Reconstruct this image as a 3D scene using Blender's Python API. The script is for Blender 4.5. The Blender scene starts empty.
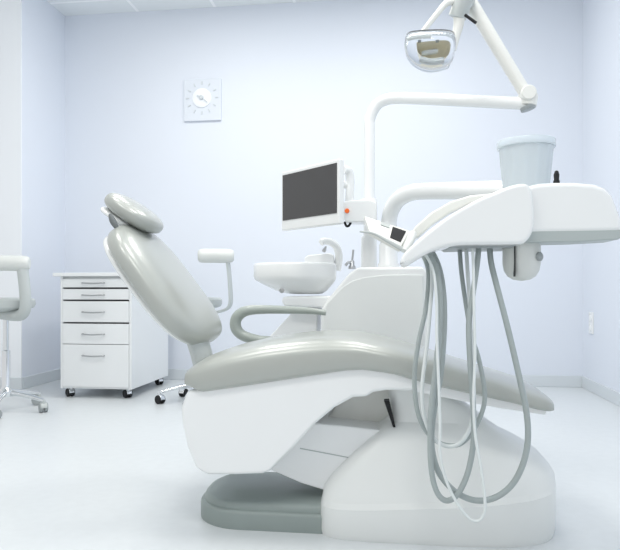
import bpy, bmesh, math
from math import sin, cos, pi, sqrt, radians
from mathutils import Vector, Matrix

S = bpy.context.scene
COL = S.collection
# ------------------------------------------------------------------ camera geometry
H = 0.80                      # eye height
F = 620.0                     # focal length in pixels
CX, HOR = 310.0, 290.0        # principal column, horizon row
PHI = math.atan(79 / 620)     # the camera is turned a little to the left of the back wall's normal
SN, CS = sin(PHI), cos(PHI)

def W(px, py, Y):
    """point of the room on the vertical plane at distance Y (metres from the camera towards the back wall)"""
    u = (px - CX) / F; v = (HOR - py) / F
    t = Y / (u * SN + CS)
    return Vector((t * (u * CS - SN), Y, H + t * v))

def WF(px, py, z=0.0):
    """point on the horizontal plane z"""
    u = (px - CX) / F; v = (HOR - py) / F
    t = (z - H) / v
    return Vector((t * (u * CS - SN), t * (u * SN + CS), z))

# ------------------------------------------------------------------ materials
def mat(name, col, rough=0.5, metal=0.0, coat=0.0, spec=0.5, trans=0.0, ior=1.45, alpha=1.0, emit=None, es=0, noise=None, bump=None):
    m = bpy.data.materials.new(name); m.use_nodes = True
    nt = m.node_tree; b = nt.nodes['Principled BSDF']
    b.inputs['Base Color'].default_value = (*col, 1)
    b.inputs['Roughness'].default_value = rough
    b.inputs['Metallic'].default_value = metal
    b.inputs['Coat Weight'].default_value = coat
    b.inputs['Coat Roughness'].default_value = 0.12
    b.inputs['Specular IOR Level'].default_value = spec
    b.inputs['Transmission Weight'].default_value = trans
    b.inputs['IOR'].default_value = ior
    b.inputs['Alpha'].default_value = alpha
    if emit:
        b.inputs['Emission Color'].default_value = (*emit, 1); b.inputs['Emission Strength'].default_value = es
    tc = nt.nodes.new('ShaderNodeTexCoord')
    if noise:                       # (scale, amount): slight mottling of the base colour
        n = nt.nodes.new('ShaderNodeTexNoise'); n.inputs['Scale'].default_value = noise[0]; n.inputs['Detail'].default_value = 4
        nt.links.new(tc.outputs['Object'], n.inputs['Vector'])
        r = nt.nodes.new('ShaderNodeMix'); r.data_type = 'RGBA'
        a = noise[1]
        r.inputs[6].default_value = (*[max(0, c * (1 - a)) for c in col], 1)
        r.inputs[7].default_value = (*[min(1, c * (1 + a)) for c in col], 1)
        nt.links.new(n.outputs['Fac'], r.inputs[0]); nt.links.new(r.outputs[2], b.inputs['Base Color'])
    if bump:
        n = nt.nodes.new('ShaderNodeTexNoise'); n.inputs['Scale'].default_value = bump[0]
        nt.links.new(tc.outputs['Object'], n.inputs['Vector'])
        bp = nt.nodes.new('ShaderNodeBump'); bp.inputs['Strength'].default_value = bump[1]; bp.inputs['Distance'].default_value = 0.002
        nt.links.new(n.outputs['Fac'], bp.inputs['Height']); nt.links.new(bp.outputs['Normal'], b.inputs['Normal'])
    return m

M = {}
M['wall'] = mat('wall_paint', (0.735, 0.773, 0.842), 0.7, noise=(1.5, 0.01), bump=(180, 0.06))
M['wallwhite'] = mat('white_wall_paint', (0.86, 0.885, 0.92), 0.65, noise=(1.5, 0.01))
M['base'] = mat('baseboard_vinyl', (0.66, 0.70, 0.73), 0.45)
M['floor'] = mat('floor_vinyl', (0.665, 0.695, 0.71), 0.3, spec=0.35, noise=(24, 0.045), bump=(60, 0.03))
M['white'] = mat('white_plastic', (0.83, 0.845, 0.845), 0.22, coat=0.3)
M['shell'] = mat('white_shell', (0.85, 0.865, 0.87), 0.3, coat=0.2)
M['warm'] = mat('cream_plastic', (0.78, 0.785, 0.75), 0.3, coat=0.2)
M['leverg'] = mat('lever_plastic', (0.16, 0.175, 0.18), 0.45)
M['holder'] = mat('holder_plastic', (0.66, 0.68, 0.66), 0.35)
M['pearl'] = mat('pearl_upholstery', (0.405, 0.425, 0.40), 0.36, metal=0.15, coat=0.6, spec=0.6, noise=(6, 0.02), bump=(350, 0.04))
M['pearl'].node_tree.nodes['Principled BSDF'].inputs['Coat Roughness'].default_value = 0.22
M['armgrey'] = mat('grey_green_rubber', (0.36, 0.40, 0.375), 0.35, coat=0.2)
M['pad'] = mat('grey_rubber', (0.27, 0.315, 0.305), 0.4, noise=(20, 0.03))
M['hose'] = mat('grey_hose', (0.36, 0.405, 0.405), 0.35, coat=0.2)
M['hosew'] = mat('pale_hose', (0.72, 0.76, 0.76), 0.35, coat=0.2)
M['panel'] = mat('panel_grey', (0.77, 0.79, 0.78), 0.3, coat=0.15)
M['under'] = mat('underside_grey', (0.42, 0.465, 0.46), 0.4)
M['dark'] = mat('dark_plastic', (0.02, 0.021, 0.023), 0.5, spec=0.2)
M['mid'] = mat('mid_grey_plastic', (0.33, 0.36, 0.37), 0.4)
M['chrome'] = mat('chrome', (0.78, 0.80, 0.82), 0.14, metal=1.0)
M['steel'] = mat('brushed_steel', (0.5, 0.51, 0.52), 0.3, metal=1.0)
M['orange'] = mat('orange_button', (0.9, 0.16, 0.02), 0.4)
M['stool'] = mat('stool_vinyl', (0.50, 0.535, 0.53), 0.38, coat=0.2)
M['stoolpad'] = mat('stool_pad_vinyl', (0.66, 0.68, 0.66), 0.4, coat=0.2)
M['bucket'] = mat('blue_translucent_plastic', (0.84, 0.905, 0.945), 0.25, trans=0.45, ior=1.3)
M['glass'] = mat('clear_shield', (0.97, 0.98, 0.99), 0.02, trans=1.0, ior=1.12)
M['gold'] = mat('lamp_reflector', (0.88, 0.84, 0.70), 0.35, metal=0.1)
M['clear'] = mat('clear_cover', (0.97, 0.98, 0.98), 0.05, trans=1.0, ior=1.04)
M['clock'] = mat('frosted_panel', (0.715, 0.755, 0.815), 0.25, spec=0.5)
M['clockmark'] = mat('clock_mark', (0.60, 0.64, 0.66), 0.5)
M['cab'] = mat('cabinet_laminate', (0.80, 0.82, 0.83), 0.3)
M['screen'] = mat('screen_glass', (0.06, 0.06, 0.062), 0.25, spec=0.6)

# ceiling: mineral fibre tiles in a T-bar grid
def ceiling_mat():
    m = bpy.data.materials.new('ceiling_tiles'); m.use_nodes = True
    nt = m.node_tree; b = nt.nodes['Principled BSDF']; b.inputs['Roughness'].default_value = 0.8
    tc = nt.nodes.new('ShaderNodeTexCoord'); mp = nt.nodes.new('ShaderNodeMapping')
    gx = W(138, 13, YB).x; gw = W(215, 9, YB).x - gx
    mp.inputs['Location'].default_value = (-gx, -YB + 0.25, 0)
    br = nt.nodes.new('ShaderNodeTexBrick'); br.offset = 0
    br.inputs['Color1'].default_value = (0.82, 0.85, 0.86, 1); br.inputs['Color2'].default_value = (0.80, 0.83, 0.845, 1)
    br.inputs['Mortar'].default_value = (0.95, 0.96, 0.97, 1)
    br.inputs['Scale'].default_value = 1.0; br.inputs['Mortar Size'].default_value = 0.014; br.inputs['Mortar Smooth'].default_value = 0.1
    br.inputs['Brick Width'].default_value = gw; br.inputs['Row Height'].default_value = gw
    nt.links.new(tc.outputs['Object'], mp.inputs['Vector']); nt.links.new(mp.outputs['Vector'], br.inputs['Vector'])
    nt.links.new(br.outputs['Color'], b.inputs['Base Color'])
    return m

# ------------------------------------------------------------------ mesh helpers
class B:
    """collects shapes (room coordinates) and links them as ONE mesh object"""
    def __init__(self): self.bm = bmesh.new()
    def poly(self, verts, faces):
        vs = [self.bm.verts.new(v) for v in verts]
        for f in faces:
            try: self.bm.faces.new([vs[i] for i in f])
            except ValueError: pass
        return vs
    def loft(self, rings, cap=True, close=False):
        n = len(rings[0]); R = [[self.bm.verts.new(p) for p in r] for r in rings]
        m = len(R)
        for i in range(m if close else m - 1):
            a, b = R[i], R[(i + 1) % m]
            for j in range(n):
                self.bm.faces.new((a[j], a[(j + 1) % n], b[(j + 1) % n], b[j]))
        if cap and not close:
            self.bm.faces.new(list(reversed(R[0]))); self.bm.faces.new(R[-1])
        return self
    def box(self, x0, x1, y0, y1, z0, z1, T=None):
        v = [Vector((x, y, z)) for z in (z0, z1) for x, y in ((x0, y0), (x1, y0), (x1, y1), (x0, y1))]
        if T: v = [T @ p for p in v]
        self.poly(v, [(3, 2, 1, 0), (4, 5, 6, 7), (0, 1, 5, 4), (1, 2, 6, 5), (2, 3, 7, 6), (3, 0, 4, 7)])
        return self
    def prism(self, pts, y0, y1):
        """polygon in XZ pushed from y0 to y1"""
        a = [Vector((p[0], y0, p[-1])) for p in pts]; b = [Vector((p[0], y1, p[-1])) for p in pts]
        return self.loft([a, b])
    def tube(self, pts, r, seg=14, smooth=True, sub=8, flat=1.0, flat_dir=None):
        P = crv(pts, sub) if smooth and len(pts) > 2 else [Vector(p) for p in pts]
        n = len(P)
        rad = (lambda t: r) if not callable(r) else r
        T = [(P[min(i + 1, n - 1)] - P[max(i - 1, 0)]).normalized() for i in range(n)]
        up = Vector(flat_dir) if flat_dir else (Vector((0, 0, 1)) if abs(T[0].z) < 0.9 else Vector((0, 1, 0)))
        N = (up - T[0] * up.dot(T[0])).normalized()
        rings = []
        for i in range(n):
            N = (N - T[i] * N.dot(T[i])).normalized()
            Bn = T[i].cross(N)
            k = rad(i / (n - 1))
            rings.append([P[i] + (N * cos(a) * flat + Bn * sin(a)) * k for a in (2 * pi * j / seg for j in range(seg))])
        return self.loft(rings)
    def lathe(self, prof, origin, axis=(0, 0, 1), seg=32):
        """prof: (radius, height) pairs along axis"""
        ax = Vector(axis).normalized(); q = ax.to_track_quat('Z', 'Y'); o = Vector(origin)
        rings = [[o + q @ Vector((max(r, 1e-4) * cos(a), max(r, 1e-4) * sin(a), h)) for a in (2 * pi * j / seg for j in range(seg))] for r, h in prof]
        return self.loft(rings)
    def build(self, name, m, parent=None, loc=None, smooth=40, bevel=0, bseg=3, subd=0):
        bm = self.bm
        bmesh.ops.recalc_face_normals(bm, faces=bm.faces)
        off = Vector(loc) if loc is not None else Vector((0, 0, 0))
        q = parent
        while q is not None: off = off + q.location; q = q.parent
        bmesh.ops.translate(bm, verts=bm.verts, vec=-off)
        me = bpy.data.meshes.new(name); bm.to_mesh(me); bm.free()
        for p in me.polygons: p.use_smooth = True
        if not bevel and smooth: me.set_sharp_from_angle(angle=radians(smooth))
        me.materials.append(m)
        o = bpy.data.objects.new(name, me); COL.objects.link(o)
        if parent is not None: o.parent = parent
        if loc is not None: o.location = loc
        if bevel:
            b = o.modifiers.new('bevel', 'BEVEL'); b.width = bevel; b.segments = bseg; b.limit_method = 'ANGLE'
            b.angle_limit = radians(32); b.use_clamp_overlap = False; b.harden_normals = True
        if subd:
            s = o.modifiers.new('sub', 'SUBSURF'); s.levels = subd; s.render_levels = subd
        return o

def crv(pts, sub=8):
    """Catmull-Rom through the points"""
    P = [Vector(p) for p in pts]; out = []
    for i in range(len(P) - 1):
        p0 = P[max(i - 1, 0)]; p1 = P[i]; p2 = P[i + 1]; p3 = P[min(i + 2, len(P) - 1)]
        for k in range(sub):
            t = k / sub
            out.append(0.5 * ((2 * p1) + (p2 - p0) * t + (2 * p0 - 5 * p1 + 4 * p2 - p3) * t * t + (3 * p1 - p0 - 3 * p2 + p3) * t ** 3))
    out.append(P[-1]); return out

def lerp_tab(tab, x):
    if x <= tab[0][0]: return tab[0][1]
    for (a, va), (b, vb) in zip(tab, tab[1:]):
        if x <= b: return va + (vb - va) * (x - a) / (b - a)
    return tab[-1][1]

def sgnpow(v, e): return math.copysign(abs(v) ** e, v)

def thing(name, label, cat, loc=(0, 0, 0), group=None):
    o = bpy.data.objects.new(name, None); COL.objects.link(o); o.location = loc
    o.empty_display_size = 0.1
    o['label'] = label; o['category'] = cat
    if group: o['group'] = group
    return o
def tag(o, label, cat, group=None):
    o['label'] = label; o['category'] = cat
    if group: o['group'] = group
    return o
def struct(o): o['kind'] = 'structure'; return o

# ------------------------------------------------------------------ room
YB = 5.34
XL = W(65, 300, YB).x
XR = W(583, 300, YB).x
ZC = W(65, 16, YB).z
YJ = XL / (W(22, 300, 1.0).x)        # the left wall steps into the room here
XF = -4.6; Y0 = -1.6
T = 0.12
M['ceil'] = ceiling_mat()
struct(B().box(XF - T, XR + T, Y0, YB + T, -0.1, 0).build('floor', M['floor']))
struct(B().box(XF - T, XR + T, Y0, YB + T, ZC, ZC + 0.1).build('ceiling', M['ceil']))
struct(B().box(XL - T, XR + T, YB, YB + T, 0, ZC).build('wall_back', M['wall']))
struct(B().box(XL - T, XL, YJ, YB, 0, ZC).build('wall_left', M['wall']))
struct(B().box(XF, XL, YJ - 0.012, YJ, 0, ZC).box(XF, XL - T, YJ, YJ + T, 0, ZC).build('wall_left_return', M['wallwhite']))
struct(B().box(XR, XR + T, Y0, YB, 0, ZC).build('wall_right', M['wall']))
hb = 0.095
struct(B().box(XL, XR, YB - 0.014, YB, 0, hb).build('baseboard_back', M['base'], bevel=0.004))
struct(B().box(XL, XL + 0.014, YJ, YB - 0.014, 0, hb).build('baseboard_left', M['base'], bevel=0.004))
struct(B().box(XF, XL + 0.014, YJ - 0.026, YJ - 0.012, 0, hb).build('baseboard_return', M['base'], bevel=0.004))
struct(B().box(XR - 0.014, XR, Y0, YB - 0.014, 0, hb).build('baseboard_right', M['base'], bevel=0.004))

# ------------------------------------------------------------------ dental chair
YN = 1.95; YC = 2.19; YFAR = 2.43
chair = thing('dental_chair', 'reclining pearl grey dental chair on a white pedestal in the middle of the room', 'dental chair',
              (W(435, 300, YC).x, YC, 0))

# seat cushion, lofted head to foot
bot = [W(px, py, YN) for px, py in ((187, 390), (200, 395), (240, 389.5), (280, 383.5), (320, 377), (345, 373), (363, 372), (392, 376), (420, 384), (441, 389.5), (480, 398), (513, 405), (535, 411), (551, 414))]
top = [W(px, py, YC + 0.10) for px, py in ((198, 366), (208, 357), (222, 350), (250, 341.5), (280, 335), (310, 331), (335, 329.5), (360, 331), (385, 336), (410, 343), (440, 352), (470, 362), (500, 371.5), (525, 380), (545, 392))]
bt = [(p.x, p.z) for p in bot]; tt = [(p.x, p.z) for p in top]
x0 = W(186.5, 385, YN + 0.06).x; x1 = W(553.5, 400, YN + 0.06).x
rings = []; NS = 64
for i in range(NS + 1):
    a = pi * i / NS
    s = 0.5 - 0.5 * cos(a)
    s = s * 0.6 + (i / NS) * 0.4
    x = x0 + (x1 - x0) * s
    e = min(1.0, (x - x0) / 0.10); f = min(1.0, (x1 - x) / 0.045)
    k1 = sqrt(max(0, 1 - (1 - e) ** 2)); k2 = sqrt(max(0, 1 - (1 - f) ** 2))
    zb = lerp_tab(bt, x); zt = lerp_tab(tt, x)
    zm = zb + (zt - zb) * 0.34
    hk = (0.55 + 0.45 * k1) * (0.62 + 0.38 * k2) if 0 < i < NS else 0.35
    hw = (0.21 + 0.035 * k1) * (0.8 + 0.2 * k2)
    hw *= 1 - 0.02 * max(0, min(1, (s - 0.45) / 0.55))
    if i in (0, NS): hw *= 0.8
    ring = []
    for j in range(40):
        t = 2 * pi * j / 40
        c, d = cos(t), sin(t)
        if d >= 0: ring.append(Vector((x, YC + hw * sgnpow(c, 2 / 3.6), zm + (zt - zm) * hk * sgnpow(d, 2 / 3.6))))
        else: ring.append(Vector((x, YC + hw * sgnpow(c, 2 / 5.0), zm + (zm - zb) * hk * sgnpow(d, 2 / 6.0))))
    rings.append(ring)
seat = B().loft(rings).build('seat_cushion', M['pearl'], chair, smooth=60)

# white shell under the seat
def sm(pts, n=5): return crv([Vector((x, 0, y)) for x, y in pts], n)
pl = [(187, 391), (240, 384), (300, 375), (345, 368), (363, 367), (392, 371), (425, 380), (425, 393.5),
      (413, 391), (386, 390.5), (373, 392.5), (366, 397), (353, 397.5), (334, 408), (315, 424), (292, 449), (270, 471), (262, 474), (235, 475), (207, 475), (196, 469), (187, 447), (182, 425), (180.5, 408)]
ls = [(412, 377), (441, 385), (500, 399), (535, 407), (547, 411.5), (545, 415), (500, 408.5), (470, 402.5), (441, 397), (412, 391)]
B().prism([W(x, y, YN + 0.02) for x, y in ls], YN + 0.02, YFAR - 0.03).build('legrest_panel', M['shell'], chair, bevel=0.003)
P2 = [W(x, y, YN + 0.015) for x, y in pl]
B().prism(P2, YN + 0.015, YFAR - 0.02).build('seat_shell', M['shell'], chair, bevel=0.012, bseg=4)

# pedestal: horizontal sections from the floor upwards: (row, left, right, front Y, back Y)
lev = [(545, 320, 553, 1.975, 2.46), (541, 319.5, 555, 1.968, 2.47), (520, 320, 556, 1.968, 2.47), (516, 320.5, 556, 1.967, 2.47), (511, 322, 555, 1.984, 2.47), (500, 324, 553.5, 1.992, 2.46), (488, 331, 549, 2.008, 2.45),
       (475, 341, 541, 2.023, 2.44), (463, 351, 531, 2.038, 2.43), (452, 361, 518, 2.052, 2.42), (441, 371, 502, 2.066, 2.41), (433, 379, 491, 2.078, 2.40), (428, 385, 485, 2.090, 2.39), (424, 388, 481, 2.102, 2.385),
       (415, 389.5, 470, 2.11, 2.38), (405, 389, 457, 2.11, 2.37), (397, 388.5, 445, 2.11, 2.37), (388, 388, 425, 2.11, 2.37)]
wz = [0, 0, 0.5, 1, 1, 0.9, 0.7, 0.5, 0.3, 0.15] + [0] * 20
rings = []
for k, (row, l, r, y0, y1) in enumerate(lev):
    zz = max(0.0, W(440, row, 1.968 + (0 if row > 510 else (y0 - 1.968) * 0.9)).z)
    if k == 0: zz = 0.0
    xl = W(l, row, y0 + 0.10).x; xr = W(r, row, y0 + 0.18).x
    cx, hx = (xl + xr) / 2, (xr - xl) / 2; cy, hy = (y0 + y1) / 2, (y1 - y0) / 2
    ring = []
    for j in range(64):
        t = 2 * pi * j / 64; c, d = cos(t), sin(t)
        ex = 4.2
        # right end rounder than the left
        px = cx + hx * sgnpow(c, 2 / (3.0 if c > 0 else 7.0)); py = cy + hy * sgnpow(d, 2 / (3.2 if c > 0 else 7.0))
        u_ = max(0, (px - xl) / (xr - xl))
        ring.append(Vector((px, py, zz + 0.06 * wz[k] * u_ ** 1.4)))
    rings.append(ring)
ped = B().loft(rings).build('pedestal', M['panel'], chair, smooth=25)
sl = [W(384, 400.5, 2.085), W(389, 400.5, 2.085), W(395.5, 427, 2.085), W(393, 427, 2.085)]
B().prism(sl, 2.08, 2.12).build('gap_shade', M['dark'], chair)['label'] = 'thin black strip for the shade in the gap'  # black strip stands in for the dark of the open gap
# parallelogram lift link between shell and pedestal
lk = [W(x, y, 2.10) for x, y in ((312, 423), (345, 426), (388, 431), (372, 452), (354, 474), (338, 495), (326, 491), (300, 483), (268, 469), (290, 447))]
lo = B().prism(lk, 2.10, 2.36).build('lift_arm', M['shell'], chair, bevel=0.006)
sg = [W(x, y, 2.098) for x, y in ((300, 448), (358, 459), (358, 459.9), (300, 448.9))]
B().prism(sg, 2.0985, 2.104).build('seam', M['under'], lo)
# mechanism cover deep inside the opening
mc = [W(x, y, 2.2) for x, y in ((318, 432), (336, 405), (352, 394), (376, 388), (398, 388), (402, 434), (372, 436))]
B().prism(mc, 2.22, 2.36).build('mechanism_cover', M['warm'], chair, bevel=0.008)

# grey base pad on the floor
def plate(xa, xb, ya, yb, z0, z1, ins=0.0, r=0.16, rr=0.012):
    pts = []
    xa += ins; ya += ins; yb -= ins; r -= ins
    for cxx, cyy, a0 in ((xa + r, ya + r, pi), (xa + r, yb - r, pi / 2)):
        q = [(cxx + r * cos(a), cyy + r * sin(a)) for a in ([a0 + pi / 2 * k / 10 for k in range(11)] if a0 == pi else [a0 + pi / 2 * k / 10 for k in range(11)])]
        pts.append(q)
    ring = [(xb, yb)] + pts[1] + pts[0] + [(xb, ya)]
    rs = [[Vector((x, y, z)) for x, y in ring] for z in (z0, z1 - rr)]
    def shr(d, z): return [Vector((xb if abs(x - xb) < 1e-6 else x + (d if x < xa + r else 0) * (1), min(max(y, ya + d), yb - d), z)) for x, y in ring]
    rs.append(shr(rr * 0.3, z1 - rr * 0.3)); rs.append(shr(rr, z1))
    return B().loft(rs)
fa = WF(199, 505, 0.0)
yF = WF(300, 533, 0).y
pxa = W(203, 500, yF + 0.17).x; pxb = W(330, 500, yF).x
pd = plate(pxa, pxb, yF, yF + 0.40, 0.0, 0.062, r=0.17).build('base_pad', M['pad'], chair, smooth=50)
plate(pxa, pxb, yF, yF + 0.40, 0.055, 0.088, ins=0.014, r=0.17, rr=0.02).build('tread', M['pad'], pd, smooth=50)

# backrest
def pad(A, C, width, thick, name, m, parent, pw=2.4, pt=4.5, ce=2.6, taper=0.0, bulge=0.0, ns=40, yc=None, shift=0.0, front=1.0, back=1.0, curve=0.0):
    """upholstered oval pad from A (lower end) to C (upper end) in the chair's long plane; width runs across the chair"""
    A, C = Vector(A), Vector(C); ax = C - A; L = ax.length; ax.normalize()
    n = Vector((ax.z, 0, -ax.x))
    if n.z < 0: n = -n
    rings = []
    for i in range(ns + 1):
        a = pi * i / ns; s = 0.5 - 0.5 * cos(a); q = abs(2 * s - 1)
        w = width / 2 * max(0, 1 - q ** pw) ** (1 / pw) * (1 - taper * (s - 0.5))
        t = thick / 2 * max(0, 1 - q ** pt) ** (1 / pt)
        w = max(w, width * 0.02); t = max(t, thick * 0.02)
        c0 = A + ax * (L * s) + n * (shift + curve * (1 - q * q))
        ring = []
        for j in range(44):
            th = 2 * pi * j / 44; c, d = cos(th), sin(th)
            tt_ = t * (front if d > 0 else back)
            ring.append(c0 + Vector((0, 1, 0)) * (w * sgnpow(c, 2 / ce)) + n * (tt_ * sgnpow(d, 2 / ce)) + n * (bulge * (1 - c * c) * (1 if d > 0 else 0)))
        rings.append(ring)
    return B().loft(rings).build(name, m, parent, smooth=70)
bA, bC = W(209, 342, YC), W(126.5, 230, YC)
pad(bA, bC, 0.50, 0.10, 'backrest', M['pearl'], chair, pw=3.1, pt=3.4, ce=3.1, taper=0.06, bulge=0.012)
pad(W(200, 336, YC), W(122, 231, YC), 0.42, 0.05, 'back_shell', M['white'], chair, pw=2.6, pt=4, ce=2.5, shift=-0.031)
hA, hC = W(157.5, 229.5, YC), W(111.5, 197.5, YC)
pad(hA, hC, 0.24, 0.078, 'headrest', M['pearl'], chair, pw=2.6, pt=2.6, ce=2.6, taper=0.1)
pad(W(146, 224, YC), W(111, 201, YC), 0.2, 0.03, 'headrest_shell', M['white'], chair, pw=2.6, pt=4, ce=2.5, shift=-0.034)
B().tube([W(116, 208, YC), W(118, 220, YC), W(124, 232, YC), W(136, 246, YC)], 0.012, flat=2.0, flat_dir=(0, 1, 0)).build('headrest_bracket', M['shell'], chair)
B().tube([W(110, 214, YC - 0.14), W(113, 221.5, YC - 0.14), W(117.5, 229, YC - 0.14)], lambda t: 0.005 + 0.006 * sin(pi * t), smooth=True).build('headrest_lever', M['leverg'], chair)['label'] = 'dark grey lever'
B().tube([W(113, 221, YC - 0.14), W(114.5, 221, YC - 0.07), W(118, 222, YC)], 0.006).build('lever_axle', M['shell'], chair)
B().tube([W(194, 330, YC - 0.05), W(199, 345, YC - 0.05), W(202.5, 357, YC - 0.05), W(206, 372, YC - 0.05)], 0.031, flat=2.6, flat_dir=(0, 1, 0)).build('back_hinge', M['stool'], chair)

# armrest on the far side: a closed rubber loop
YA = YFAR + 0.07
ar = [W(x, y, YA) for x, y in ((326, 313), (312, 311), (290, 310), (265, 309.5), (248, 310.5), (239, 315), (235.5, 322), (237, 330), (244, 336), (258, 340), (275, 342))]
B().tube(ar + [W(300, 352, YFAR - 0.08)], lambda t: 0.012 + 0.014 * min(1, t * 2.2) - 0.006 * max(0, t - 0.6) / 0.4, seg=16, flat=0.9).build('armrest', M['armgrey'], chair)

# ------------------------------------------------------------------ cuspidor unit behind the chair
YU = 2.72; YU2 = 3.05
unit = thing('dental_unit', 'white water unit with spittoon bowl standing behind the dental chair', 'dental unit', (W(370, 300, 2.88).x, 2.88, 0))
xr_, = (W(426, 300, YU).x,)
up = [(321, 360), (320.5, 310), (331, 295), (349, 273.5), (358, 267), (423, 266.5), (428, 272), (428, 360)]
U2 = [W(x, y, YU) for x, y in up]
zz = [Vector((U2[-1].x, YU, 0)), Vector((U2[0].x + 0.02, YU, 0))]
B().prism(U2 + zz, YU, YU2).build('body', M['white'], unit, bevel=0.014, bseg=4)
pp = [(325, 350), (324, 312), (327, 304), (334, 296), (342, 287.5), (352, 281), (364, 277.5), (384, 275), (405, 274.5), (423, 275), (424, 350)]
B().prism([W(x, y, YU) for x, y in pp], YU - 0.008, YU + 0.01).build('side_panel', M['panel'], unit, bevel=0.004)
sh = [(281, 300), (284, 296.5), (326, 296), (336, 296), (336, 307), (322, 308), (284, 306)]
B().prism([W(x, y, YU + 0.02) for x, y in sh], YU + 0.02, YU2 - 0.04).build('shelf', M['shell'], unit, bevel=0.01)
foot = [(318, 308), (316, 345), (270, 345), (268, 338), (287, 318), (296, 308)]
B().prism([W(x, y, YU + 0.1) for x, y in foot], YU + 0.1, YU2 - 0.06).build('bracket', M['shell'], unit, bevel=0.006)
# spittoon bowl
def bowl():
    cxp = W(295, 270, 2.86); rx = (W(336, 270, 2.86).x - W(254, 270, 2.86).x) / 2; ry = 0.165
    zr = W(295, 263.5, 2.86).z; zb = W(295, 294, 2.86).z; h = zr - zb
    prof = [(0.28, 0), (0.44, 0.02), (0.62, 0.12), (0.82, 0.30), (0.95, 0.43), (0.985, 0.49), (1.0, 0.58), (1.0, 0.92), (0.985, 0.985), (0.955, 1.0), (0.92, 0.985), (0.88, 0.9), (0.78, 0.62), (0.55, 0.34), (0.25, 0.22), (0.06, 0.2)]
    rings = []
    for r, hh in prof:
        # the underside hangs towards the unit, the lip reaches out to the patient
        off = (1 - r) * rx * 0.42
        rings.append([Vector((cxp.x + off + rx * r * cos(t), cxp.y + ry * r * sin(t), zb + h * hh)) for t in (2 * pi * j / 48 for j in range(48))])
    return B().loft(rings)
bw = bowl().build('bowl', M['white'], unit, smooth=60)
B().lathe([(0.011, 0), (0.012, 0.004), (0.006, 0.006)], W(282, 290.5, 2.75), (0, -1, 0)).build('drain_screw', M['steel'], bw)
bx = [W(x, y, 2.92) for x, y in ((305, 266), (305, 258), (308, 255.5), (328, 253.5), (334, 255), (335, 266))]
B().prism(bx, 2.90, 3.0).build('cup_rest', M['shell'], unit, bevel=0.006)
B().tube([W(337, 270, 2.93), W(339, 258, 2.92), W(337, 248, 2.9), W(331, 242.5, 2.87), (W(324, 241, 2.84)), W(321, 243, 2.83)], lambda t: 0.019 - 0.004 * t).build('bowl_spout', M['white'], unit)
B().lathe([(0.004, 0), (0.009, 0.002), (0.009, 0.014), (0.006, 0.02), (0.004, 0.03)], W(323.5, 252, 2.89), (0.3, -0.2, 0.6)).build('cup_filler', M['steel'], unit)
fc = B(); c = W(352, 268, 2.78)
fc.lathe([(0.016, 0), (0.016, 0.012), (0.011, 0.018), (0.011, 0.034), (0.006, 0.04)], c + Vector((0, 0, -0.005)))
fc.tube([c + Vector((0, 0, 0.026)), c + Vector((-0.018, -0.01, 0.024)), c + Vector((-0.028, -0.012, 0.01))], 0.006)
fc.tube([c + Vector((0, 0, 0.03)), c + Vector((0.004, 0, 0.06)), c + Vector((0.006, 0, 0.082))], 0.0045)
fc.build('tap', M['steel'], unit)['label'] = 'small steel tap'
# column of the delivery arm and socket of the lamp pole
YP = 2.88
c = W(388.5, 267, 2.80)
B().lathe([(0.047, -0.01), (0.047, 0.012), (0.041, 0.02), (0.041, 0.10), (0.036, 0.108)], c, seg=32).build('column', M['white'], unit)
c = W(369, 267, YP)
B().lathe([(0.036, -0.01), (0.036, 0.10), (0.036, 0.135), (0.032, 0.142)], c, seg=32).build('pole_socket', M['white'], unit)

# ------------------------------------------------------------------ operating lamp on its pole
lamp = thing('operating_lamp', 'dental operating lamp on a bent white pole with clear shield hanging at top', 'lamp', (c.x, YP, c.z + 0.142))
tops = W(371, 125, YP)
b0 = Vector((c.x, YP, c.z + 0.1425))
pole = [b0, Vector((c.x + 0.001, YP, H + 0.45)), Vector((c.x + 0.002, YP, tops.z - 0.03)), Vector((c.x + 0.004, YP, tops.z + 0.03)), W(376, 106, YP - 0.004), W(385, 100, YP - 0.012), W(397, 98.3, YP - 0.025), W(420, 98.8, YP - 0.06), W(470, 101, YP - 0.17), W(528, 103.5, YP - 0.3)]
B().tube(pole, lambda t: 0.0255, seg=18).build('pole', M['white'], lamp)
je = W(526, 104, YP - 0.3)
jl = B()
jl.lathe([(0.026, -0.022), (0.032, -0.018), (0.032, 0.022), (0.028, 0.03)], je + Vector((0.012, 0, 0.012)), (0.15, 0, 1))
jl.lathe([(0.026, -0.04), (0.03, -0.036), (0.03, 0.036), (0.026, 0.04)], W(527, 95, YP - 0.3), (0, 1, 0))
jo = jl.build('elbow_joint', M['warm'], lamp)
B().lathe([(0.028, 0), (0.030, 0.003), (0.030, 0.014), (0.028, 0.016)], je + Vector((0.010, 0, -0.024)), (-0.3, 0, 1)).build('joint_cap', M['mid'], jo)
aL = [W(527, 96, YP - 0.3), W(470, 2, YP - 0.3)]
ex = (aL[1] - aL[0]) * 0.06
B().tube([aL[0], aL[0] * 0.5 + aL[1] * 0.5, aL[1] + ex], lambda t: 0.0245 + 0.003 * t, seg=18, smooth=False).build('spring_arm', M['warm'], lamp)
hd = B()
YL = YP - 0.36
hd.lathe([(0.02, -0.045), (0.036, -0.04), (0.038, 0.03), (0.025, 0.045)], W(461, 7, YL), (0.35, -0.3, 0.9))
hd.lathe([(0.026, -0.06), (0.028, 0.06)], W(468, 1, YL + 0.03), (0, 1, 0))
hdo = hd.build('head_joint', M['stool'], lamp)
B().tube([W(465, 15, YL - 0.04), W(470, 18.5, YL - 0.045), W(476, 23, YL - 0.05)], 0.006).build('brake_lever', M['dark'], hdo)['label'] = 'small black lever'
yk = B()
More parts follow.
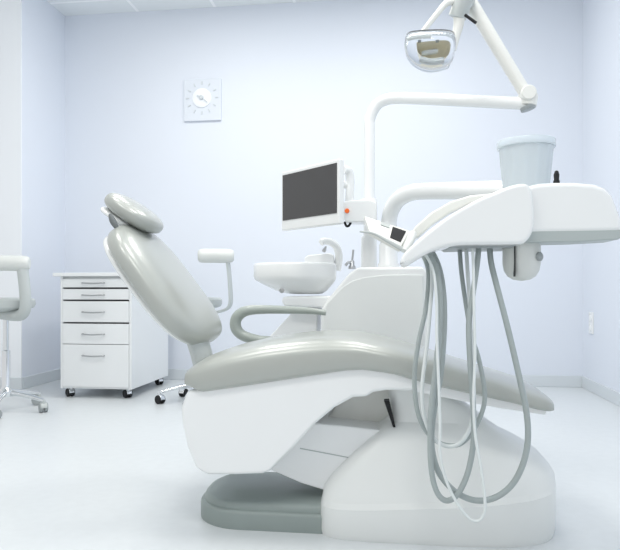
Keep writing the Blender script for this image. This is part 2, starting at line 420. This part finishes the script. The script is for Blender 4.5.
yk.tube([W(457, 2, YL), W(447, 3, YL - 0.02), W(436, 15, YL - 0.03), W(421, 34, YL - 0.03)], lambda t: 0.014 - 0.004 * t)
yk.tube([W(459, 8, YL), W(459, 22, YL), W(456, 36, YL), W(453, 50, YL)], lambda t: 0.026 - 0.013 * t, flat=0.8)
yk.build('yoke', M['warm'], lamp)
# head: housing, reflector, shield, handle
HC = W(430, 53, YL - 0.02)
s_ = HC.y / 620 / 0.98 * 1.02
def pt(px, py, dy): return W(px, py, HC.y + dy)
hsg = B()
ho = [(407, 38), (413, 35.5), (433, 34), (449, 35), (454, 40), (453.5, 52), (450, 64), (443, 68), (430, 70), (417, 66), (408, 57), (405.5, 47)]
hi = [(409.5, 41), (414.5, 38.5), (433, 37), (447.5, 38), (451.5, 42), (451, 52), (447.5, 61), (441.5, 65), (430, 66.5), (418, 63), (410.5, 55.5), (408.3, 47.5)]
O_f = crv([pt(x, y, -0.05) for x, y in ho + ho[:1]], 5)[:-1]; O_b = crv([pt(x, y, 0.0) for x, y in ho + ho[:1]], 5)[:-1]
I_f = crv([pt(x, y, -0.055) for x, y in hi + hi[:1]], 5)[:-1]; I_b = crv([pt(x, y, 0.0) for x, y in hi + hi[:1]], 5)[:-1]
hsg.loft([O_b, O_f, I_f, I_b], close=True)
hso = hsg.build('lamp_frame', M['chrome'], lamp, smooth=35)
def scl(R, k, dy, cen): return [Vector((cen.x + (p.x - cen.x) * k, p.y + dy, cen.z + (p.z - cen.z) * k)) for p in R]
cen = HC
ri = [(417, 45), (430, 44), (446, 43.5), (448, 50), (445, 58), (436, 60), (424, 58.5), (418, 53)]
R_b = crv([pt(x, y, 0.0) for x, y in ri + ri[:1]], 5)[:-1]
rf = B().loft([scl(R_b, 1.0, -0.02, cen), scl(R_b, 0.95, 0.0, cen), scl(R_b, 0.8, 0.025, cen), scl(R_b, 0.5, 0.04, cen), scl(R_b, 0.05, 0.045, cen)], cap=True)
for f in [f for f in rf.bm.faces if len(f.verts) > 4][:1]: rf.bm.faces.remove(f)
rfo = rf.build('reflector', M['gold'], lamp, smooth=60)
rfo['label'] = 'warm tinted reflector'
B().tube([pt(421, 58, -0.03), pt(431, 60.5, -0.035), pt(443, 59, -0.03)], 0.011, seg=10, flat=0.8).build('reflector_lip', M['hosew'], rfo)
for x_ in (420, 437):
    B().box(-0.006, 0.006, -0.006, 0.006, -0.004, 0.004, Matrix.Translation(pt(x_, 42.0, -0.03))).build('clip', M['mid'], lamp, bevel=0.002)
rs = B().loft([scl(O_b, 1.0, 0.005, cen), scl(O_b, 1.0, 0.03, cen), scl(O_b, 0.8, 0.07, cen), scl(O_b, 0.4, 0.09, cen)])
for f in [f for f in rs.bm.faces if len(f.verts) > 4 and f.calc_center_median().y < HC.y + 0.02]: rs.bm.faces.remove(f)
rs.build('lamp_back', M['clear'], lamp, smooth=50)
B().lathe([(0.007, -0.03), (0.009, -0.02), (0.009, 0.02), (0.007, 0.03)], pt(430, 52, -0.0), (1, 0, 0.1), seg=16).build('bulb', M['hosew'], lamp)
sd = B().loft([scl(O_f, 1.0, -0.003, cen), scl(O_f, 1.05, -0.02, cen + Vector((0, 0, -0.02))), scl(O_f, 1.0, -0.045, cen + Vector((0, 0, -0.05))), scl(O_f, 0.7, -0.062, cen + Vector((0, 0, -0.03))), scl(O_f, 0.2, -0.066, cen)])
sd.build('clear_shield', M['glass'], lamp, smooth=60)['label'] = 'clear domed shield'
B().tube([pt(408, 39.5, -0.075), pt(415, 37.5, -0.085), pt(431, 36.5, -0.085)], 0.009, seg=12).build('handle', M['hosew'], lamp)

# ------------------------------------------------------------------ monitor on the pole
mon = thing('monitor', 'small white-framed flat monitor with blank grey screen on the lamp pole', 'monitor', W(347, 211, 2.7))
def cam2w(xc, d, z): return Vector((xc * CS - d * SN, xc * SN + d * CS, z))
dr, dl = 2.52, 2.80
Rr = cam2w((337.0 - CX) / F * dr, dr, 0); Ll = cam2w((283.0 - CX) / F * dl, dl, 0)
ez = Vector((0, 0, 1)); exx = (Rr - Ll); wM = exx.length; exx.normalize(); en = ez.cross(exx)   # en points into the back
if en.y < 0: en = -en
zt_ = H + (HOR - 162.8) / F * dr; zb_ = H + (HOR - 213) / F * dr
def mbox(a0, a1, z0, z1, n0, n1):
    v = [Ll + exx * a + ez * z + en * n for z in (z0, z1) for a, n in ((a0, n0), (a1, n0), (a1, n1), (a0, n1))]
    b = B(); b.poly(v, [(3, 2, 1, 0), (4, 5, 6, 7), (0, 1, 5, 4), (1, 2, 6, 5), (2, 3, 7, 6), (3, 0, 4, 7)]); return b
bz = 0.013
fr = mbox(-bz, wM + bz, zb_ - 0.045, zt_ + bz + 0.004, 0, 0.03).build('frame', M['white'], mon, bevel=0.007)
mbox(0, wM, zb_, zt_, -0.0025, 0.01).build('screen', M['screen'], mon)['label'] = 'dark grey screen'
mbox(0.03, wM - 0.03, zb_ + 0.0, zt_ - 0.03, 0.028, 0.06).build('rear_cover', M['white'], mon, bevel=0.012)
mbc = Ll + exx * (wM * 0.62) + en * 0.07
ym = B()
ym.tube([W(343, 170, 2.70), W(348, 171, 2.72), W(350, 178, 2.73), W(350, 190, 2.73), W(349, 206, 2.73)], 0.019)
ym.tube([mbc + ez * (H + 0.42), W(341, 185, 2.72), W(349, 186, 2.73)], 0.016)
ym.build('neck', M['white'], mon)
ab = [W(x, y, 2.72) for x, y in ((343.5, 202), (350, 200), (372, 200), (377, 203), (377, 220), (372, 222.5), (346, 222.5), (343.5, 219))]
B().prism(ab, 2.71, 2.82).build('mount_box', M['white'], mon, bevel=0.008)
zr_ = W(371, 200, YP).z
ringp = [(0.0265, -0.10), (0.034, -0.10), (0.037, -0.095), (0.037, 0.0), (0.034, 0.005), (0.0265, 0.005)]
B().loft([[Vector((c.x + 0.001 + r * cos(t), YP + r * sin(t), zr_ + h)) for t in (2 * pi * j / 32 for j in range(32))] for r, h in ringp], close=True).build('pole_clamp', M['white'], mon)
B().lathe([(0.0105, 0), (0.0105, 0.006), (0.008, 0.009)], W(347, 211, 2.71), (0, -1, 0), seg=20).build('button', M['orange'], mon)['label'] = 'round orange button'
B().tube([W(344.5, 222, 2.74), W(346.5, 226, 2.735), W(349, 225.5, 2.73), W(351, 222, 2.73)], 0.0055).build('hook', M['dark'], mon)

# ------------------------------------------------------------------ delivery unit in front
YD = 1.78
dv = thing('delivery_unit', 'white overhead delivery unit with hanging hoses in front of the dental chair', 'delivery unit', (W(388.5, 267, 2.80).x, 2.80, c.z + 0.10))
cz = W(388.5, 267, 2.80)
tp = [Vector((cz.x, 2.80, cz.z + 0.1085)), W(388.8, 228, 2.80), W(389.2, 220, 2.80), W(391.5, 210, 2.78), W(399, 199, 2.74), W(412, 192.5, 2.69), W(430, 191, 2.63), W(470, 190.5, 2.47), W(510, 191, 2.26), W(550, 199, 2.05)]
B().tube(tp, 0.0355, seg=22).build('swing_arm', M['white'], dv)
# tray body
bd = [(470, 219), (487, 207), (505, 195), (522, 187), (540, 183), (556, 182), (575, 182), (594, 183.5), (606, 187.5), (613, 195), (618.5, 209), (624, 223), (626, 231.5), (600, 232.5), (535, 233.5), (480, 234)]
BD = [W(x, y, YD) for x, y in bd]
zT = max(p.z for p in BD)
def bring(y, k): return [Vector((p.x, y, zT - (zT - p.z) * k)) for p in BD]
B().loft([bring(YD, 1.0), bring(YD + 0.14, 0.98), bring(YD + 0.40, 0.6)]).build('body', M['white'], dv, bevel=0.016, bseg=4)
ub = [(500, 229), (625, 229), (627, 235), (618, 239.5), (580, 241.5), (536, 242.5), (500, 242.5)]
B().prism([W(x, y, YD + 0.005) for x, y in ub], YD + 0.004, YD + 0.13).build('underside', M['under'], dv, bevel=0.004)
# side arm in front of the body
wg = [(400.5, 264), (402, 257), (407, 250), (420, 238), (434, 226.5), (450, 215), (465, 206), (480, 198), (495, 191.5), (509, 186), (520, 183.5), (528, 184), (532, 190), (534, 203), (535, 220), (533, 232), (527, 241), (519, 244), (490, 244.5), (461, 245), (445, 247.5), (430, 252.5), (416, 260), (406, 266)]
WG = crv([W(x, y, YD - 0.03) for x, y in wg + wg[:1]], 4)[:-1]
B().prism(WG, YD - 0.03, YD + 0.10).build('side_arm', M['white'], dv, bevel=0.012, bseg=4)
# second, rear side arm seen behind the front one
wg2 = [(408, 239), (415, 227), (431, 213), (450, 202), (470, 196), (492, 194), (490, 200), (468, 205), (450, 213), (432, 225), (418, 238)]
B().prism([W(x, y, YD + 0.32) for x, y in wg2], YD + 0.30, YD + 0.38).build('rear_side_arm', M['warm'], dv, bevel=0.008)
cb = [(430, 236), (470, 214), (500, 200), (520, 228), (470, 236), (430, 242)]
B().prism([W(x, y, YD + 0.12) for x, y in cb], YD + 0.10, YD + 0.31).build('cross_plate', M['panel'], dv, bevel=0.006)
br = [(444, 245), (470, 243.5), (500, 243.5), (520, 243.5), (512, 247.5), (470, 248), (449, 248.5)]
B().prism([W(x, y, YD + 0.02) for x, y in br], YD + 0.015, YD + 0.2).build('hose_bracket', M['mid'], dv, bevel=0.002)
# handle underneath
hl = W(521.5, 262, YD + 0.08)
kz = W(520, 244, YD + 0.07).z; kb = W(520, 281, YD + 0.07).z
rk = 0.053
prof = [(0.001, kb), (rk * 0.45, kb + 0.004), (rk * 0.75, kb + 0.014), (rk * 0.93, kb + 0.03), (rk, kb + 0.05), (rk * 1.0, kz - 0.01), (rk * 0.97, kz + 0.01)]
kn = B().lathe([(r, z - H) for r, z in prof], (hl.x, hl.y, H)).build('holder_cover', M['holder'], dv, smooth=50)
g = W(515.5, 262, YD + 0.02)
B().box(g.x - 0.001, g.x + 0.001, hl.y - rk - 0.0015, hl.y - rk + 0.02, kb + 0.012, kz).build('slot', M['dark'], kn)
B().lathe([(0.011, 0), (0.013, 0.004), (0.013, 0.010), (0.008, 0.014)], (hl.x + rk * 0.68, hl.y - rk * 0.68, kb + 0.068), (0.8, -0.55, 0.1), seg=20).build('knob', M['mid'], kn)
# control panel at the tip
YK = YD + 0.10
pa, pb, pc_, pd_ = W(364, 215.5, YK + 0.08), W(369.5, 231, YK + 0.03), W(400, 248, YK), W(410, 230.5, YK + 0.05)
nrm = (pb - pa).cross(pd_ - pa).normalized()
if nrm.y > 0: nrm = -nrm
def quadslab(q, t0, t1):
    b = B(); v = [p + nrm * t0 for p in q] + [p + nrm * t1 for p in q]
    b.poly(v, [(3, 2, 1, 0), (4, 5, 6, 7), (0, 1, 5, 4), (1, 2, 6, 5), (2, 3, 7, 6), (3, 0, 4, 7)]); return b
kp = quadslab([pa, pb, pc_, pd_], -0.02, 0).build('control_panel', M['warm'], dv, bevel=0.004)
def uv(u, v): return (pa * (1 - u) + pd_ * u) * (1 - v) + (pb * (1 - u) + pc_ * u) * v
quadslab([uv(.64, .12), uv(.64, .74), uv(.94, .74), uv(.94, .12)], -0.002, 0.002).build('display', M['dark'], kp)['label'] = 'black display'
for k, (u0, u1, v0, v1) in enumerate(((.36, .58, .06, .26),)):
    quadslab([uv(u0, v0), uv(u0, v1), uv(u1, v1), uv(u1, v0)], -0.002, 0.0022).build('key', M['under'], kp)
B().tube([W(360, 231.5, YK + 0.04), W(374, 233.5, YK + 0.02), W(388, 241, YK), W(402, 249, YK)], lambda t: 0.003 + 0.004 * t).build('panel_edge_shadow', M['stool'], dv)  # tapering grey rod drawn as the shadow along the panel's lower edge
B().tube([W(404, 251, YK + 0.02), W(409, 242, YK + 0.03), W(412, 234, YK + 0.05)], 0.018, flat=0.7).build('panel_pivot', M['panel'], dv)
# small knob and rivets on top of the tray
B().lathe([(0.009, -0.004), (0.009, 0.004), (0.007, 0.008), (0.008, 0.022), (0.005, 0.032), (0.002, 0.034)], W(556.5, 182.5, YD + 0.06), seg=16).build('toggle', M['dark'], dv)
# hoses
def hose(pts, m, r, y, ya=None):
    n = len(pts); P = []
    for i, (x, yy) in enumerate(pts):
        k = i / (n - 1)
        Y = y + (0.07 * (1 - min(1, k * 5)) + 0.07 * max(0, (k - 0.8) * 5)) if ya is None else y + (ya - y) * k
        P.append(W(x, yy, Y))
    return B().tube(P, r, seg=12, sub=6).build('hose', m, dv)
hose([(421, 252), (426, 262), (428.5, 276), (426, 308), (419, 340), (414.5, 375), (417, 409), (426, 431), (441, 443.5), (459, 444.5), (473, 431), (483, 409), (484.5, 390), (479, 360), (471, 333), (465, 298), (461, 268), (459.5, 244)], M['hose'], 0.0068, 1.835)
hose([(427, 250), (431, 264), (432, 285), (430, 310), (427, 345), (422, 388), (424, 415), (432, 436), (446, 446), (460, 443), (470, 428), (474, 405), (473, 375), (471, 340), (469.5, 300), (467.5, 270), (466, 244)], M['hosew'], 0.0058, 1.815)
hose([(430, 248), (439, 268), (443.5, 295), (444, 330), (440.5, 375), (434, 410), (431.5, 444), (438, 471), (452, 489), (468, 498.5), (484, 500.5), (500, 495), (514, 482), (524, 461), (528, 437), (526, 409), (519, 376), (507, 325), (496, 283), (491, 262), (489.5, 244)], M['hose'], 0.0085, 1.79)
hose([(427, 250), (436, 268), (440, 295), (439.5, 330), (435, 375), (430.5, 420), (431, 465), (436, 490), (445.5, 500.5), (457, 495), (467, 475), (472.5, 450), (474, 425), (472, 390), (469.5, 350), (469, 320), (473, 293), (477, 265), (479, 244)], M['hose'], 0.0080, 1.765)
hose([(424, 252), (433, 270), (436.5, 300), (437, 340), (439, 390), (440, 425), (440, 455), (446, 480), (457, 503), (469, 518), (479, 520.5), (485, 508), (482, 475), (475.5, 437), (473.5, 400), (475, 355), (474, 310), (473.5, 270), (472.5, 244)], M['hosew'], 0.0042, 1.74)

# ------------------------------------------------------------------ bucket on the delivery tray
YBk = YD + 0.27
bc = W(526, 190, YBk); zt0 = W(527.5, 141.5, YBk).z; zb0 = BD[5].z + 0.001
r1 = (W(557, 140, YBk).x - W(498, 140, YBk).x) / 2 * 0.985
bk = thing('bucket', 'pale blue translucent plastic bucket standing on the white delivery unit', 'bucket', (bc.x, bc.y, zb0))
hB = zt0 - zb0
rings = []
for r, hh in ((0.2, 0), (0.74, 0), (0.77, 0.02), (0.80, 0.2), (0.88, 0.6), (0.935, 0.9), (0.915, 0.9), (0.86, 0.6), (0.78, 0.2), (0.74, 0.05), (0.2, 0.04)):
    rings.append([Vector((bc.x + r1 * r * (1 + (0.016 * cos(14 * t) if 0.1 < hh < 0.88 else 0)) * cos(t), bc.y + r1 * r * (1 + (0.016 * cos(14 * t) if 0.1 < hh < 0.88 else 0)) * sin(t), zb0 + hB * hh)) for t in (2 * pi * j / 108 for j in range(108))])
B().loft(rings).build('body', M['bucket'], bk, smooth=60)
B().lathe([(r1 * 0.93, hB * 0.87), (r1 * 0.985, hB * 0.872), (r1 * 1.0, hB * 0.9), (r1 * 1.0, hB * 0.985), (r1 * 0.985, hB), (r1 * 0.93, hB), (r1 * 0.915, hB * 0.98), (r1 * 0.915, hB * 0.89)], (bc.x, bc.y, zb0), seg=64).build('rim', M['bucket'], bk)

# ------------------------------------------------------------------ drawer cabinet on casters
q0 = WF(60.5, 388.5, 0.075); q1 = WF(131, 389.5, 0.075)
YQ = 4.33
xa_, xb_ = W(60.5, 388, YQ).x, W(131.5, 388, YQ).x
za, ztop = W(95, 389, YQ).z, W(95, 273, YQ).z
DQ = 0.76
cab = thing('drawer_cabinet', 'white five-drawer cabinet on casters standing by the back wall', 'cabinet', ((xa_ + xb_) / 2, YQ + DQ / 2, 0))
w_ = 0.018
cb_ = B()
cb_.box(xa_, xa_ + w_, YQ, YQ + DQ, za, ztop - 0.025).box(xb_ - w_, xb_, YQ, YQ + DQ, za, ztop - 0.025)
cb_.box(xa_ + w_, xb_ - w_, YQ + 0.01, YQ + DQ, za, za + 0.02).box(xa_ + w_, xb_ - w_, YQ + DQ - 0.02, YQ + DQ, za + 0.02, ztop - 0.025)
cb_.box(xa_ + w_, xb_ - w_, YQ + 0.02, YQ + DQ - 0.02, ztop - 0.05, ztop - 0.025)
cb_.build('carcass', M['cab'], cab, bevel=0.002)
xo = W(52.5, 272, YQ - 0.03).x
B().box(xo, xb_ + 0.055, YQ - 0.03, YQ + DQ + 0.01, ztop - 0.025, ztop + 0.002).build('top_panel', M['cab'], cab, bevel=0.004)
rows = [277, 288.2, 300.4, 323, 344.3, 387.8]
hnd = [283, 295, 312, 334, 355.5]
for k in range(5):
    z1 = W(95, rows[k], YQ).z - (0.006 if k else 0.012); z0 = W(95, rows[k + 1], YQ).z + (0.006 if k != 3 else 0.002)
    if k == 4: z1 += 0.004
    d = B().box(xa_ + w_ + 0.002, xb_ - w_ - 0.002, YQ - 0.004, YQ + 0.5, z0, z1).build('drawer', M['cab'], cab, bevel=0.003)
    hx = W(94, 300, YQ).x; hz = W(94, hnd[k], YQ).z
    a = 0.082
    B().tube([(hx - a, YQ - 0.002, hz), (hx - a, YQ - 0.02, hz), (hx - a + 0.01, YQ - 0.028, hz - 0.001), (hx, YQ - 0.034, hz - 0.004), (hx + a - 0.01, YQ - 0.028, hz - 0.001), (hx + a, YQ - 0.02, hz), (hx + a, YQ - 0.002, hz)], 0.0055, seg=10).build('handle', M['steel'], d)['label'] = 'bowed metal handle'
def caster(parent, x, y, top, wr=0.03, mw='mid', ang=0.6):
    R = Matrix.Translation((x, y, 0)) @ Matrix.Rotation(ang, 4, 'Z'); R3 = R.to_3x3()
    axd = R3 @ Vector((1, 0, 0)); ctr = R @ Vector((0, 0.014, wr))
    t = B()
    t.lathe([(0.011, 0), (0.011, top - wr)], R @ Vector((0, 0, wr)), seg=14)
    hood = []
    for hx in (-0.019, 0.019):
        hood.append([R @ Vector((hx, 0.014 + (wr * 1.12) * cos(a), wr + (wr * 1.12) * sin(a))) for a in (pi * k / 12 for k in range(13))] + [R @ Vector((hx, 0.014 - wr * 0.7, wr)), R @ Vector((hx, 0.014 + wr * 0.7, wr))])
    t.loft([hood[0], hood[1]])
    f = t.build('caster', M['stool' if mw == 'mid' else 'chrome'], parent, bevel=0.0015)
    for sgn in (-1, 1):
        q = [(wr * 0.25, sgn * 0.004), (wr * 0.9, sgn * 0.004), (wr, sgn * 0.008), (wr, sgn * 0.022), (wr * 0.9, sgn * 0.026), (wr * 0.6, sgn * 0.027), (wr * 0.25, sgn * 0.024)]
        B().lathe(q, ctr, axd, seg=24).build('wheel', M[mw], f)['label'] = 'dark wheel'
    return f
for x, y in ((xa_ + 0.05, YQ + 0.06), (xb_ - 0.05, YQ + 0.06), (xa_ + 0.05, YQ + DQ - 0.06), (xb_ - 0.05, YQ + DQ - 0.06)):
    caster(cab, x, y, za, wr=0.031, ang=0.9, mw='dark')

# ------------------------------------------------------------------ stools
def stool(cx, cy, label, rot, tall, up=0.0, dx=0.0, bk=0.42):
    st = thing('dental_stool', label, 'stool', (cx, cy, 0), 'dental stools')
    o = Vector((cx, cy, 0))
    sp = B()
    for k in range(5):
        a = rot + 2 * pi * k / 5; dvec = Vector((cos(a), sin(a), 0))
        B_ = [o + dvec * 0.03 + Vector((0, 0, 0.125)), o + dvec * 0.14 + Vector((0, 0, 0.108)), o + dvec * 0.265 + Vector((0, 0, 0.078))]
        B().tube(B_, lambda t: 0.018 - 0.006 * t, seg=12).build('base_spoke', M['chrome'], st)
        e = o + dvec * 0.265
        caster(st, e.x, e.y, 0.078, wr=0.031, mw='dark' if tall else 'mid', ang=a + 0.7)
    B().lathe([(0.045, 0.10), (0.045, 0.14), (0.03, 0.155), (0.026, 0.16), (0.026, 0.40), (0.018, 0.405), (0.018, 0.66)], o, seg=24).build('gas_column', M['chrome'], st)
    B().lathe([(0.05, 0.655), (0.14, 0.672), (0.17, 0.685), (0.18, 0.705), (0.178, 0.732), (0.165, 0.745), (0.10, 0.75), (0.01, 0.75)], o, seg=40).build('seat', M['stool'], st)
    B().tube([o + Vector((-0.02, -0.02, 0.645)), o + Vector((0.10, -0.05, 0.635)), o + Vector((0.17, -0.09, 0.645)), o + Vector((0.185 + dx, -0.11, 0.69)), o + Vector((0.19 + dx, -0.12, 0.78 + up)), o + Vector((0.175 + dx, -0.125, 0.94 + up))], lambda t: (0.038 if bk > 0.5 else 0.028) - 0.004 * t, seg=16, flat=bk, flat_dir=(0, 0, 1)).build('arm_bracket', M['stool'], st)
    # torso support: padded bar
    R = []
    pts = crv([o + Vector((x_ + dx, y_, 0.97 + up)) for x_, y_ in ((-0.02, -0.175), (0.05, -0.16), (0.13, -0.138), (0.215, -0.11))], 8)
    n = len(pts)
    B().tube(pts, lambda t: 0.052 * (1 - abs(2 * t - 1) ** 7 * 0.35), seg=20, smooth=False, flat=0.95).build('support_pad', M['stoolpad'], st)
    return st
p = WF(2, 412, 0.0)
stool(p.x + 0.015, p.y + 0.02, 'grey swivel stool cut off by the left edge beside the drawer cabinet', radians(0), False, dx=0.02, bk=1.0)
p = WF(197, 402, 0.0)
stool(p.x, p.y, 'grey swivel stool half hidden behind the dental chair backrest', radians(200), True, up=0.065, dx=0.083, bk=0.36)

# ------------------------------------------------------------------ small things on the walls
ck = thing('wall_clock', 'pale square wall clock with grey centre high on the back wall', 'clock', W(202.5, 100, YB))
a_ = W(184, 80, YB - 0.02); b_ = W(221, 120, YB - 0.02)
B().box(a_.x, b_.x, YB - 0.022, YB, b_.z, a_.z).build('face', M['clock'], ck, bevel=0.003)
cc = W(202, 98, YB - 0.022)
B().lathe([(0.085, 0), (0.085, 0.008), (0.07, 0.012), (0.012, 0.014)], cc, (0, -1, 0), seg=40).build('centre_disc', M['wallwhite'], ck)
B().lathe([(0.018, 0.012), (0.018, 0.03), (0.01, 0.034)], cc, (0, -1, 0), seg=20).build('hub', M['clockmark'], ck)
for k in range(12):
    a = 2 * pi * k / 12; dvec = Vector((sin(a), 0, cos(a)))
    T_ = Matrix.Translation(cc + dvec * 0.132) @ Matrix.Rotation(a, 4, 'Y')
    B().box(-0.004, 0.004, -0.006, 0.004, -0.014, 0.014, T_).build('hour_mark', M['clockmark'], ck)
hands = B()
for a, L, wd in ((radians(-65), 0.045, 0.005), (radians(130), 0.07, 0.004)):
    T_ = Matrix.Translation(cc + Vector((0, -0.02, 0))) @ Matrix.Rotation(a, 4, 'Y')
    hands.box(-wd, wd, -0.002, 0.002, -0.01, L, T_)
hands.build('hands', M['clockmark'], ck)

so_y = 1.0 * XR / W(592, 300, 1.0).x
so = thing('wall_socket', 'white socket plate low on the right wall', 'socket', (XR, so_y, W(592, 323, so_y).z))
zc = W(592, 323, so_y).z
B().box(XR - 0.012, XR, so_y - 0.045, so_y + 0.045, zc - 0.085, zc + 0.085).build('plate', M['white'], so, bevel=0.003)
for dz in (-0.04, 0.04):
    B().lathe([(0.025, 0), (0.025, 0.004), (0.02, 0.005)], (XR - 0.012, so_y, zc + dz), (-1, 0, 0), seg=20).build('outlet', M['shell'], so)

# ------------------------------------------------------------------ light
def area(name, loc, rot, sx, sy, power, col=(1, 1, 1)):
    l = bpy.data.lights.new(name, 'AREA'); l.shape = 'RECTANGLE'; l.size = sx; l.size_y = sy; l.energy = power; l.color = col
    o = bpy.data.objects.new(name, l); COL.objects.link(o); o.location = loc; o.rotation_euler = rot
    return o
for k, (x, y, pw) in enumerate(((-1.35, 3.9, 26), (0.1, 3.9, 26), (-1.35, 2.1, 26), (0.1, 2.1, 26), (-1.35, 0.3, 26), (0.1, 0.3, 26))):
    area('ceiling_lamp', (x, y, ZC - 0.02), (0, 0, 0), 0.6, 0.6, pw, (1.0, 0.975, 0.93))
w = bpy.data.worlds.new('World'); S.world = w; w.use_nodes = True
bg = w.node_tree.nodes['Background']; bg.inputs['Color'].default_value = (0.985, 0.995, 1.0, 1); bg.inputs['Strength'].default_value = 1.0

# ------------------------------------------------------------------ camera
cam = bpy.data.cameras.new('camera'); co = bpy.data.objects.new('camera', cam); COL.objects.link(co)
co.location = (0, 0, H); co.rotation_euler = (pi / 2, 0, PHI)
cam.sensor_fit = 'HORIZONTAL'; cam.sensor_width = 36; cam.lens = 36 * F / 620
cam.shift_y = (HOR - 275) / 620; cam.clip_start = 0.05
S.camera = co
S.view_settings.view_transform = 'Standard'; S.view_settings.look = 'None'; S.view_settings.gamma = 1.0
S.view_settings.exposure = -0.32; S.view_settings.use_curve_mapping = False
S.cycles.max_bounces = 10; S.cycles.diffuse_bounces = 6
S.cycles.use_denoising = True
